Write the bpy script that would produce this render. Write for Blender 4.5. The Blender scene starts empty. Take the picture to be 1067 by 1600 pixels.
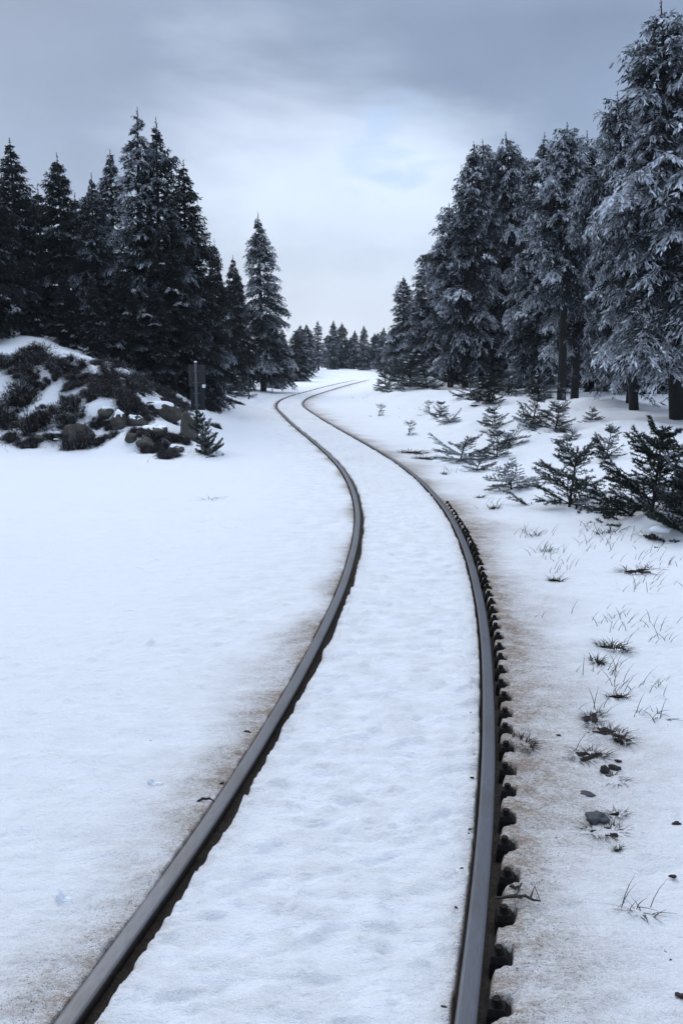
import bpy, bmesh, math, random
import numpy as np
from mathutils import Vector, noise as mnoise

C = bpy.context.scene.collection
SC = bpy.context.scene
R = math.radians

# ------------------------------------------------------------------ camera
CAM_H, FPX, HORIZON = 1.8, 1400.0, 560.0          # photo pixels, 1067 x 1600
TILT = math.atan((800 - HORIZON) / FPX)
cam = bpy.data.cameras.new('camera')
cam.sensor_fit = 'VERTICAL'; cam.sensor_height = 36.0
cam.lens = FPX / 1600 * 36.0
cam.clip_start = 0.05; cam.clip_end = 3000
camo = bpy.data.objects.new('camera', cam); C.objects.link(camo)
camo.location = (0, 0, CAM_H)
camo.rotation_euler = (R(90) - TILT, 0, 0)
SC.camera = camo
SC.view_settings.view_transform = 'Standard'
SC.view_settings.look = 'None'
SC.view_settings.exposure = 0.53
SC.view_settings.gamma = 1.0
SC.cycles.max_bounces = 5
SC.cycles.diffuse_bounces = 3

def ray(px, py):
    u, v = (px - 533.5) / FPX, (py - 800) / FPX
    return np.array([u, math.cos(TILT) - v * math.sin(TILT), -math.sin(TILT) - v * math.cos(TILT)])

# ------------------------------------------------------------------ world: overcast, thin bright gap low ahead
SUN_EL, SUN_AZ = 36, 335                            # ahead and a little to the left, veiled by cloud
world = bpy.data.worlds.new('World'); SC.world = world
world.use_nodes = True
nt = world.node_tree; nt.nodes.clear()
def N(tree, typ, **kw):
    n = tree.nodes.new(typ)
    for k, v in kw.items():
        if k.startswith('i_'): n.inputs[k[2:].replace('_', ' ')].default_value = v
        elif k.startswith('n_'): n.inputs[int(k[2:])].default_value = v
        else: setattr(n, k, v)
    return n
def math_node(tree, op, a, b=None, clamp=False):
    n = tree.nodes.new('ShaderNodeMath'); n.operation = op; n.use_clamp = clamp
    for i, s in enumerate((a, b)):
        if s is None: continue
        if isinstance(s, (int, float)): n.inputs[i].default_value = s
        else: tree.links.new(s, n.inputs[i])
    return n.outputs[0]
def mix_col(tree, fac, a, b, blend='MIX'):
    n = tree.nodes.new('ShaderNodeMix'); n.data_type = 'RGBA'; n.blend_type = blend
    for s, i in ((fac, n.inputs[0]), (a, n.inputs[6]), (b, n.inputs[7])):
        if isinstance(s, (int, float)): i.default_value = s
        elif isinstance(s, tuple): i.default_value = (*s, 1)
        else: tree.links.new(s, i)
    return n.outputs[2]
def ramp(tree, fac, stops, interp='LINEAR'):
    n = tree.nodes.new('ShaderNodeValToRGB'); cr = n.color_ramp; cr.interpolation = interp
    while len(cr.elements) < len(stops): cr.elements.new(0.5)
    for e, (p, c) in zip(cr.elements, stops):
        e.position = p; e.color = (*c, 1) if isinstance(c, tuple) else (c, c, c, 1)
    if fac is not None: tree.links.new(fac, n.inputs[0])
    return n.outputs[0]
def maprange(tree, v, a, b, c=0., d=1., smooth=True):
    n = tree.nodes.new('ShaderNodeMapRange')
    n.interpolation_type = 'SMOOTHSTEP' if smooth else 'LINEAR'
    tree.links.new(v, n.inputs[0])
    for i, q in zip((1, 2, 3, 4), (a, b, c, d)): n.inputs[i].default_value = q
    return n.outputs[0]

tc = N(nt, 'ShaderNodeTexCoord')
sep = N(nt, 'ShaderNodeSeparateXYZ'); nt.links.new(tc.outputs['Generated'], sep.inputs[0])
mp = N(nt, 'ShaderNodeMapping'); mp.inputs['Scale'].default_value = (1.0, 1.0, 2.6)
nt.links.new(tc.outputs['Generated'], mp.inputs[0])
nz = N(nt, 'ShaderNodeTexNoise', i_Scale=3.2, i_Detail=5.0, i_Roughness=.5, i_Distortion=.3)
nt.links.new(mp.outputs[0], nz.inputs['Vector'])
nz2 = N(nt, 'ShaderNodeTexNoise', i_Scale=1.3, i_Detail=3.0, i_Roughness=.5)
nt.links.new(mp.outputs[0], nz2.inputs['Vector'])
# elevation wobbled by the cloud noise so that no band runs level
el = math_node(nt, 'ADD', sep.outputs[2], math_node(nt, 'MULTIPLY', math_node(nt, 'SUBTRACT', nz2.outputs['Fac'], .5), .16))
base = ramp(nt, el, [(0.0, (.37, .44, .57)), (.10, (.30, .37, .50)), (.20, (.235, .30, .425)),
                     (.33, (.175, .228, .328)), (.45, (.34, .42, .55)), (.65, (.72, .82, 1.0)), (1.0, (.90, 1.01, 1.22))])  # upper stops, out of view, are made brighter to light the snow
def glow(px, py, inner, outer):
    d = ray(px, py); d = d / np.linalg.norm(d)
    dp = N(nt, 'ShaderNodeVectorMath', operation='DOT_PRODUCT'); dp.inputs[1].default_value = tuple(d)
    nt.links.new(tc.outputs['Generated'], dp.inputs[0])
    # the edge of the break is ragged
    v = math_node(nt, 'ADD', dp.outputs['Value'], math_node(nt, 'MULTIPLY', math_node(nt, 'SUBTRACT', nz.outputs['Fac'], .5), 1.7 * (math.cos(R(inner)) - math.cos(R(outer)))))
    return maprange(nt, v, math.cos(R(outer)), math.cos(R(inner)))
g = glow(512, 530, .0, 19)
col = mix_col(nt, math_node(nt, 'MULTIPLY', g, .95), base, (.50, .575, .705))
var = maprange(nt, nz.outputs['Fac'], .28, .72, .91, 1.06)
nz4 = N(nt, 'ShaderNodeTexNoise', i_Scale=9.0, i_Detail=6.0, i_Roughness=.6, i_Distortion=.2); nt.links.new(tc.outputs['Generated'], nz4.inputs['Vector'])
var = math_node(nt, 'ADD', var, maprange(nt, nz4.outputs['Fac'], .3, .7, -.035, .035))
cv = N(nt, 'ShaderNodeCombineXYZ')
for i in range(3): nt.links.new(var, cv.inputs[i])
col = mix_col(nt, 1.0, col, cv.outputs[0], 'MULTIPLY')
sky = N(nt, 'ShaderNodeTexSky', sky_type='NISHITA', sun_disc=False, sun_elevation=R(SUN_EL), sun_rotation=R(SUN_AZ))
skm = mix_col(nt, 1.0, sky.outputs[0], (.1, .1, .1), 'MULTIPLY')
thin = math_node(nt, 'ADD', math_node(nt, 'MULTIPLY', glow(612, 222, .0, 4), .10), .08)
thin = math_node(nt, 'MULTIPLY', thin, 1.0)
col = mix_col(nt, thin, col, skm)
nz3 = N(nt, 'ShaderNodeTexNoise', i_Scale=13.0, i_Detail=4.0, i_Roughness=.5, i_Distortion=.6)
nt.links.new(mp.outputs[0], nz3.inputs['Vector'])
patch = mix_col(nt, math_node(nt, 'MULTIPLY', glow(618, 222, .0, 3.8), maprange(nt, nz3.outputs['Fac'], .38, .66, .0, .55)), col, (.36, .50, .72))
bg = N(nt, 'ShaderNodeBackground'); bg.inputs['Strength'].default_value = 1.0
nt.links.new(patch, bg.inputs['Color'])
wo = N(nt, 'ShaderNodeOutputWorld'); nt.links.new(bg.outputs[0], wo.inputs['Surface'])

sun = bpy.data.lights.new('sun', 'SUN'); sun.energy = 0.9; sun.angle = R(22); sun.color = (1, .97, .93)
suno = bpy.data.objects.new('sun', sun); C.objects.link(suno)
_a, _e = R(SUN_AZ), R(SUN_EL)                       # sun_rotation is measured clockwise from +Y
sd = Vector((math.sin(_a) * math.cos(_e), math.cos(_a) * math.cos(_e), math.sin(_e)))
suno.rotation_euler = sd.to_track_quat('Z', 'Y').to_euler()

# ------------------------------------------------------------------ noise and terrain
_rs = np.random.RandomState(7)
_P = np.concatenate([_rs.permutation(512)] * 2)
_G = np.stack([np.cos(np.arange(512) * 2.39996), np.sin(np.arange(512) * 2.39996)], 1)
def perlin(x, y):
    x = np.asarray(x, float); y = np.asarray(y, float)
    xi = np.floor(x).astype(int); yi = np.floor(y).astype(int)
    xf = x - xi; yf = y - yi
    u = xf * xf * xf * (xf * (xf * 6 - 15) + 10); v = yf * yf * yf * (yf * (yf * 6 - 15) + 10)
    def gr(ax, ay, dx, dy):
        g_ = _G[_P[(_P[ax & 511] + ay) & 511]]
        return g_[..., 0] * dx + g_[..., 1] * dy
    a = gr(xi, yi, xf, yf); b = gr(xi + 1, yi, xf - 1, yf)
    c = gr(xi, yi + 1, xf, yf - 1); d = gr(xi + 1, yi + 1, xf - 1, yf - 1)
    return (a + (b - a) * u) * (1 - v) + (c + (d - c) * u) * v
def fbm(x, y, n=4, g_=.5):
    s = 0; a = 1
    for i in range(n):
        s = s + a * perlin(x * 2 ** i + 17.3 * i, y * 2 ** i - 9.1 * i); a *= g_
    return s
def sstep(a, b, x):
    t = np.clip((np.asarray(x, float) - a) / (b - a), 0, 1); return t * t * (3 - 2 * t)

# centre line of the metre-gauge track: x as a function of y
TY = np.array([-8, 0, 2.4, 3, 4, 5, 6, 8, 10, 12, 15, 18, 22, 26, 30, 35, 40, 45, 50, 55, 60, 66, 72, 80, 92, 105, 120])
TX = np.array([-3.2, -.72, -.159, -.03, .155, .311, .443, .628, .718, .698, .505, .15, -.41, -.965, -1.47, -2.01, -2.13, -1.86, -1.36, -.88, -.35, .35, 1.1, 2.3, 4.6, 7.6, 11.5])
def _spline():
    n = len(TY); h = np.diff(TY); A = np.zeros((n, n)); b = np.zeros(n); A[0, 0] = A[-1, -1] = 1
    for i in range(1, n - 1):
        A[i, i - 1] = h[i - 1]; A[i, i] = 2 * (h[i - 1] + h[i]); A[i, i + 1] = h[i]
        b[i] = 6 * ((TX[i + 1] - TX[i]) / h[i] - (TX[i] - TX[i - 1]) / h[i - 1])
    return np.linalg.solve(A, b)
_M = _spline()
def xc(y):
    y = np.asarray(y, float); yy = np.clip(y, TY[0], TY[-1])
    i = np.clip(np.searchsorted(TY, yy) - 1, 0, len(TY) - 2)
    h = TY[i + 1] - TY[i]; a = (TY[i + 1] - yy) / h; b = (yy - TY[i]) / h
    s = a * TX[i] + b * TX[i + 1] + ((a ** 3 - a) * _M[i] + (b ** 3 - b) * _M[i + 1]) * h * h / 6
    return s + np.where(y > TY[-1], (y - TY[-1]) * .33, 0) + np.where(y < TY[0], (y - TY[0]) * .31, 0)
def slope(y): return (xc(np.asarray(y) + .05) - xc(np.asarray(y) - .05)) / .1
HALF = .5335                                         # half the distance between rail centres
HEADW = .0320

BUMPS = []
def bank_dist(x, y):
    yf = 16.9 + .36 * np.maximum(-x - 3.2, 0) + .35 * fbm(x * .5, y * .3, 2)
    xr = -2.55 - .036 * (y - 17) + .45 * fbm(x * .1 + 4, y * .16, 2)
    xr = xr + .0 * y
    a = y - yf; b = xr - x
    k = 1.0
    h = np.clip(.5 + .5 * (b - a) / k, 0, 1)
    return b * (1 - h) + a * h - k * h * (1 - h)
def terrain(x, y):
    x = np.asarray(x, float); y = np.asarray(y, float)
    u = (x - xc(y)) / np.sqrt(1 + slope(y) ** 2)
    z = np.zeros(np.broadcast(x, y).shape) - .008
    # left: flat shoulder, then the rocky bank
    d = bank_dist(x, y)
    prof = np.interp(d, [-.6, 0, 1, 2, 2.8, 3.6, 5, 8, 40], [0, .05, .42, 1.02, 1.55, 1.92, 2.36, 2.75, 3.7])
    fade = 1 - .62 * sstep(24, 44, y)
    lum = 1 + .10 * fbm(x * .35, y * .35, 2) + .24 * fbm(x * 1.5, y * 1.5, 3) * sstep(4.5, 2.0, d)
    z = z + prof * fade * lum
    # left shoulder falls very slightly away and undulates
    z = z - .05 * sstep(-1.0, -4.0, -u * -1) * 0
    z = z + .035 * fbm(x * .22, y * .22, 2) * sstep(1.0, 3.0, np.abs(u))
    # right: low ditch edge, then a soft rise into the trees
    rise = .62 * sstep(1.3, 5.8, u) + .022 * np.maximum(u - 5.5, 0)
    hum = .13 * fbm(x * .8 + 3, y * .55, 3) * sstep(1.5, 3.6, u)
    z = z + rise + hum * (1 - .6 * sstep(9, 3, y))
    for bx, by, br, bh in BUMPS: z = z + bh * np.exp(-(((x - bx) / br) ** 2 + ((y - by) / (br * .9)) ** 2))
    # ground beyond the bend climbs a little and closes over the rails
    z = z + .55 * sstep(74, 104, y) + np.maximum(y - 104, 0) * .006
    return z
def detail(x, y, u):
    near = 1 / (1 + np.maximum(y, 0) / 9)
    n1 = fbm(x * 2.2, y * 3.4, 3)
    bed = sstep(.62, .45, np.abs(u))
    lump = np.maximum(fbm(x * 5.0 + 9, y * 7.0, 3) - .16, 0)
    n2 = fbm(x * 11, y * 18, 3)
    near2 = np.clip(1.5 - y / 10, 0, 1)
    pits = np.maximum(perlin(x * 3.1 - 4, y * 4.3 + 8) - .40, 0)
    clod = np.maximum(fbm(x * 8.5 + 31, y * 9.5, 2) - .34, 0) * np.clip(fbm(x * .7, y * .7 + 5, 2) + .35, 0, 1)
    return .013 * n1 * (.5 + near) * np.clip(.7 + 1.3 * fbm(x * .6 + 2, y * .6, 2), .15, 1.4) + .07 * lump * (.35 + .65 * bed) + near2 * (.011 * n2 * (.6 + bed) + .008 * np.abs(perlin(x * 24, y * 30)) + .006 * perlin(x * 48, y * 55) + .11 * clod) - .05 * pits * near2
def hit(px, py):
    d = ray(px, py)
    t = np.geomspace(2.0, 200, 6000)
    zz = CAM_H + d[2] * t - terrain(d[0] * t, d[1] * t)
    i = np.argmax(zz < 0) if np.any(zz < 0) else len(t) - 1
    q = t[i]; x, y = d[0] * q, d[1] * q
    return float(x), float(y), float(terrain(x, y))
BUMPS += [(*hit(px_, row_)[:2], br_, bh_) for px_, row_, br_, bh_ in ((886, 770, .38, .20), (1000, 770, .5, .22), (668, 603, .9, .40), (740, 622, .9, .22), (915, 632, .8, .16), (800, 745, .3, .10), (960, 672, .5, .16), (160, 640, .5, .25), (210, 690, .5, .2), (250, 670, .4, .15), (715, 705, .3, .08), (1050, 815, .45, .15), (430, 590, 1.6, .25), (395, 596, 1.0, .2))]
def at_depth(px, y):
    """point above px on the ground at distance y"""
    x = (px - 533.5) / FPX * y * (1 / math.cos(TILT)) * .99
    return float(x), float(y), float(terrain(x, y))
def height_to(x, y, z, py):
    """height of a thing standing at (x,y,z) whose top shows at photo row py"""
    v = (py - 800) / FPX
    zz = CAM_H + y * (-math.sin(TILT) - v * math.cos(TILT)) / (math.cos(TILT) - v * math.sin(TILT))
    return zz - z

# ------------------------------------------------------------------ materials
def mat(name, rough=.8):
    m = bpy.data.materials.new(name); m.use_nodes = True
    t = m.node_tree; p = t.nodes['Principled BSDF']; p.inputs['Roughness'].default_value = rough
    return m, t, p
def objc(t, scale=(1, 1, 1)):
    c = t.nodes.new('ShaderNodeTexCoord'); m = t.nodes.new('ShaderNodeMapping')
    m.inputs['Scale'].default_value = scale; t.links.new(c.outputs['Object'], m.inputs[0]); return m.outputs[0]
def tnoise(t, vec, scale, detail_=4, rough=.55):
    n = N(t, 'ShaderNodeTexNoise', i_Scale=scale, i_Detail=detail_, i_Roughness=rough)
    t.links.new(vec, n.inputs['Vector']); return n.outputs['Fac']
def attr(t, name):
    n = t.nodes.new('ShaderNodeAttribute'); n.attribute_name = name; return n.outputs['Fac']
def bump(t, p, h, strength, dist):
    b = t.nodes.new('ShaderNodeBump'); b.inputs['Strength'].default_value = strength; b.inputs['Distance'].default_value = dist
    t.links.new(h, b.inputs['Height']); t.links.new(b.outputs[0], p.inputs['Normal'])

# snow ground: clean snow, brown rail dust, bare wet ballast in the gaps
m_ground, t, p = mat('ground_snow', .75)
oc = objc(t); ocs = objc(t, (.75, 1.3, 1))
dirt = attr(t, 'dirt'); dark = attr(t, 'bare')
f1 = tnoise(t, ocs, 9, 6, .65); f2 = tnoise(t, ocs, 60, 4, .7); f3 = tnoise(t, oc, 260, 2, .6); f4 = tnoise(t, oc, 1.1, 3)
sn = mix_col(t, f4, (.82, .87, .93), (.88, .91, .95))
grey = maprange(t, f1, .5, .8, 0, .16)
sn = mix_col(t, grey, sn, (.66, .68, .72))
dm = math_node(t, 'MULTIPLY', dirt, maprange(t, f1, .28, .68, .55, 1.25))
dm = math_node(t, 'MULTIPLY', dm, maprange(t, f2, .3, .68, .6, 1.25), True)
speck = math_node(t, 'MULTIPLY', maprange(t, f3, .50, .64), math_node(t, 'MULTIPLY', dirt, .85), True)
c1 = mix_col(t, dm, sn, (.33, .275, .23))
c1 = mix_col(t, speck, c1, (.12, .085, .06))
f5 = tnoise(t, oc, 125, 2, .5); grit = math_node(t, 'MULTIPLY', maprange(t, f5, .61, .68), maprange(t, dirt, .10, .6, 0, .75), True)
c1 = mix_col(t, grit, c1, (.07, .052, .04))
bal = mix_col(t, f2, (.022, .017, .014), (.16, .125, .10))
c2 = mix_col(t, dark, c1, bal)
t.links.new(c2, p.inputs['Base Color'])
p.inputs['Specular IOR Level'].default_value = .25
hh = math_node(t, 'ADD', math_node(t, 'MULTIPLY', f1, 1.2), math_node(t, 'ADD', math_node(t, 'MULTIPLY', f2, .5), math_node(t, 'MULTIPLY', f3, .28)))
bump(t, p, hh, .85, .035)

m_snow, t, p = mat('snow', .8)
oc = objc(t); f = tnoise(t, oc, 14, 5); t.links.new(mix_col(t, f, (.76, .80, .86), (.86, .89, .93)), p.inputs['Base Color']); bump(t, p, f, .5, .03)

def leaf_mat(name, dark_c, mid_c, frost_c, rough=.75):
    m, t, p = mat(name, rough)
    fr = attr(t, 'frost'); n = tnoise(t, objc(t), 22, 3)
    fac = math_node(t, 'ADD', fr, math_node(t, 'MULTIPLY', math_node(t, 'SUBTRACT', n, .5), .5), True)
    c_ = ramp(t, fac, [(.12, dark_c), (.40, mid_c), (.66, tuple(.50 * a for a in frost_c)), (.92, frost_c)])
    t.links.new(mix_col(t, maprange(t, fr, 1.4, 1.6), c_, (.80, .84, .90)), p.inputs['Base Color'])      # faces of caked snow carry 2
    p.inputs['Specular IOR Level'].default_value = .2
    return m
m_rime = leaf_mat('rimed_needles', (.006, .009, .010), (.038, .048, .058), (.66, .71, .78))
m_dark = leaf_mat('dark_needles', (.005, .008, .008), (.014, .018, .019), (.40, .45, .52))
m_young = leaf_mat('young_needles', (.010, .016, .012), (.03, .042, .032), (.55, .6, .66))

m_bark, t, p = mat('bark', .9)
f = tnoise(t, objc(t, (6, 6, 1.2)), 9, 5, .65); t.links.new(ramp(t, f, [(.3, (.004, .0038, .004)), (.62, (.012, .011, .011)), (.88, (.045, .046, .052))]), p.inputs['Base Color']); bump(t, p, f, .8, .02)

m_steel, t, p = mat('rail_steel', .4)
vt = attr(t, 'along'); hd = attr(t, 'top')
cx = N(t, 'ShaderNodeCombineXYZ'); t.links.new(attr(t, 'across'), cx.inputs[0]); t.links.new(math_node(t, 'MULTIPLY', vt, .6), cx.inputs[1])
st = tnoise(t, cx.outputs[0], 26, 3, .6)
cx2 = N(t, 'ShaderNodeCombineXYZ'); t.links.new(math_node(t, 'MULTIPLY', attr(t, 'across'), .2), cx2.inputs[0]); t.links.new(vt, cx2.inputs[1])
bl = tnoise(t, cx2.outputs[0], 2.2, 5, .65)
top = mix_col(t, st, (.045, .05, .062), (.125, .135, .16))
top = mix_col(t, maprange(t, bl, .42, .72), top, (.07, .068, .072))
rust = ramp(t, tnoise(t, objc(t), 55, 4), [(.3, (.006, .005, .005)), (.7, (.026, .019, .016))])
t.links.new(mix_col(t, hd, rust, top), p.inputs['Base Color'])
t.links.new(math_node(t, 'MULTIPLY', hd, .35), p.inputs['Metallic']); p.inputs['Specular IOR Level'].default_value = .35
t.links.new(maprange(t, math_node(t, 'MULTIPLY', hd, math_node(t, 'ADD', .6, math_node(t, 'MULTIPLY', st, .5))), 0, 1, .85, .42, False), p.inputs['Roughness'])

m_iron, t, p = mat('black_iron', .7)
f = tnoise(t, objc(t), 70, 4); t.links.new(ramp(t, f, [(.35, (.003, .003, .003)), (.75, (.010, .009, .008))]), p.inputs['Base Color']); bump(t, p, f, .5, .004); p.inputs['Specular IOR Level'].default_value = .15

m_rock, t, p = mat('granite', .9)
f = tnoise(t, objc(t), 7, 6, .65); f_ = tnoise(t, objc(t), 60, 3)
t.links.new(mix_col(t, maprange(t, f_, .4, .7), ramp(t, f, [(.3, (.018, .017, .014)), (.55, (.06, .057, .05)), (.75, (.13, .125, .115))]), (.05, .05, .04)), p.inputs['Base Color']); bump(t, p, f, .9, .05)

m_slate, t, p = mat('wet_stone', .75)
f = tnoise(t, objc(t), 18, 5); t.links.new(ramp(t, f, [(.3, (.02, .023, .028)), (.7, (.06, .066, .078))]), p.inputs['Base Color']); bump(t, p, f, .5, .01)

def plain(name, c0, c1, scale=20, rough=.8, b=.3):
    m, t, p = mat(name, rough); f = tnoise(t, objc(t), scale, 4)
    t.links.new(mix_col(t, f, c0, c1), p.inputs['Base Color']); bump(t, p, f, b, .01); return m
m_heath = leaf_mat('heather', (.006, .0045, .005), (.026, .017, .015), (.36, .39, .43))
m_grass = leaf_mat('dry_grass', (.007, .006, .006), (.045, .034, .025), (.20, .165, .12))
m_peat = plain('peat', (.012, .010, .008), (.035, .026, .02), 40)
m_post = plain('galvanised_post', (.045, .05, .06), (.075, .082, .095), 30, .5)
m_panel = plain('sign_back', (.009, .011, .015), (.014, .017, .023), 12, .9, .1)
m_panel_black = plain('black_board', (.004, .004, .005), (.012, .012, .014), 12, .6, .1)
m_white = plain('white_paint', (.6, .63, .68), (.75, .78, .82), 30, .5, .1)
m_pole = plain('dark_wood', (.03, .03, .035), (.06, .06, .065), 30)
m_clod = plain('dark_debris', (.006, .005, .005), (.025, .02, .017), 80)
m_ice = plain('icy_snow', (.72, .78, .86), (.82, .865, .93), 90, .7, .8)

# ------------------------------------------------------------------ mesh helpers
def link(o, parent=None):
    C.objects.link(o)
    if parent is not None: o.parent = parent
    return o
def tag(o, label=None, cat=None, group=None, kind=None):
    if label: o['label'] = label
    if cat: o['category'] = cat
    if group: o['group'] = group
    if kind: o['kind'] = kind
    return o
def empty(name, loc, rz=0., scale=(1, 1, 1)):
    o = bpy.data.objects.new(name, None); o.empty_display_size = .2
    o.location = loc; o.rotation_euler = (0, 0, rz); o.scale = scale
    C.objects.link(o); return o
def copy_tree(o, parent=None):
    c = o.copy(); C.objects.link(c)
    if parent is not None: c.parent = parent
    for ch in o.children: copy_tree(ch, c)
    return c
class MB:
    """gathers numpy chunks of triangles / quads with a per-face value"""
    def __init__(s): s.v = []; s.q = []; s.t = []; s.fq = []; s.ft = []; s.n = 0
    def add(s, v, quads=None, tris=None, val=0.):
        v = np.asarray(v, np.float32).reshape(-1, 3)
        for arr, L, F, k in ((quads, s.q, s.fq, 4), (tris, s.t, s.ft, 3)):
            if arr is not None and len(arr):
                arr = np.asarray(arr, np.int64).reshape(-1, k)
                L.append(arr + s.n); F.append(np.broadcast_to(np.asarray(val, np.float32), (len(arr),)))
        s.v.append(v); s.n += len(v)
    def mesh(s, name, material, smooth=False, aname='frost'):
        v = np.concatenate(s.v); q = np.concatenate(s.q) if s.q else np.zeros((0, 4), np.int64)
        t3 = np.concatenate(s.t) if s.t else np.zeros((0, 3), np.int64)
        val = np.concatenate((s.fq or [np.zeros(0, np.float32)]) + (s.ft or [np.zeros(0, np.float32)]))
        m = bpy.data.meshes.new(name); m.vertices.add(len(v)); m.vertices.foreach_set('co', v.ravel())
        loops = np.concatenate([q.ravel(), t3.ravel()]); m.loops.add(len(loops)); m.loops.foreach_set('vertex_index', loops.astype(np.int32))
        nf = len(q) + len(t3); m.polygons.add(nf)
        st = np.concatenate([np.arange(len(q)) * 4, len(q) * 4 + np.arange(len(t3)) * 3]).astype(np.int32)
        m.polygons.foreach_set('loop_start', st)
        a = m.attributes.new(aname, 'FLOAT', 'FACE'); a.data.foreach_set('value', val.astype(np.float32))
        m.materials.append(material); m.update(calc_edges=True); m.validate()
        m.polygons.foreach_set('use_smooth', (val > 1.5) | smooth); return m
    def obj(s, name, material, parent=None, smooth=False):
        return link(bpy.data.objects.new(name, s.mesh(name, material, smooth)), parent)
def unit(a): return a / np.maximum(np.linalg.norm(a, axis=-1, keepdims=True), 1e-9)
def tube(mb, pts, rad, sides=6, val=0.):
    pts = np.asarray(pts, float); n = len(pts); rad = np.broadcast_to(np.asarray(rad, float), (n,))
    tg = unit(np.gradient(pts, axis=0)); ref = np.where(np.abs(tg[:, 2:3]) > .9, np.array([[1., 0, 0]]), np.array([[0, 0, 1.]]))
    a = unit(np.cross(tg, ref)); b = np.cross(tg, a)
    th = np.arange(sides) * 2 * math.pi / sides
    v = pts[:, None] + rad[:, None, None] * (a[:, None] * np.cos(th)[None, :, None] + b[:, None] * np.sin(th)[None, :, None])
    i = np.arange(n - 1)[:, None] * sides; j = np.arange(sides)[None]; k = (j + 1) % sides
    q = np.stack([i + j, i + k, i + sides + k, i + sides + j], -1).reshape(-1, 4)
    vv = np.concatenate([v.reshape(-1, 3), pts[-1:] + tg[-1:] * rad[-1]])
    tri = np.stack([(n - 1) * sides + j[0], (n - 1) * sides + k[0], np.full(sides, n * sides)], -1)
    mb.add(vv, q, tri, val)
_ico = {}
def ico(sub):
    if sub not in _ico:
        bm = bmesh.new(); bmesh.ops.create_icosphere(bm, subdivisions=sub, radius=1)
        bm.verts.ensure_lookup_table()
        _ico[sub] = (np.array([v.co[:] for v in bm.verts]), np.array([[v.index for v in f.verts] for f in bm.faces])); bm.free()
    return _ico[sub]
def blob(mb, c, r, rs, sub=2, rough=.25, freq=1.6, flat=.35, rot=0., val=0.):
    v, f = ico(sub); off = rs.uniform(-50, 50, 3)
    k = np.array([mnoise.fractal(Vector(p_ * freq + off), .9, 2.0, 3) for p_ in v])
    w = v * (1 + rough * k)[:, None]
    w[:, 2] = np.where(w[:, 2] < 0, w[:, 2] * flat, w[:, 2])
    w = w * np.asarray(r)
    cr, sr = math.cos(rot), math.sin(rot)
    w = np.stack([w[:, 0] * cr - w[:, 1] * sr, w[:, 0] * sr + w[:, 1] * cr, w[:, 2]], 1)
    mb.add(w + np.asarray(c), None, f, val)
def box(mb, lo, hi, val=0.):
    x0, y0, z0 = lo; x1, y1, z1 = hi
    v = [(x0, y0, z0), (x1, y0, z0), (x1, y1, z0), (x0, y1, z0), (x0, y0, z1), (x1, y0, z1), (x1, y1, z1), (x0, y1, z1)]
    mb.add(v, [(0, 3, 2, 1), (4, 5, 6, 7), (0, 1, 5, 4), (1, 2, 6, 5), (2, 3, 7, 6), (3, 0, 4, 7)], None, val)

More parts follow.
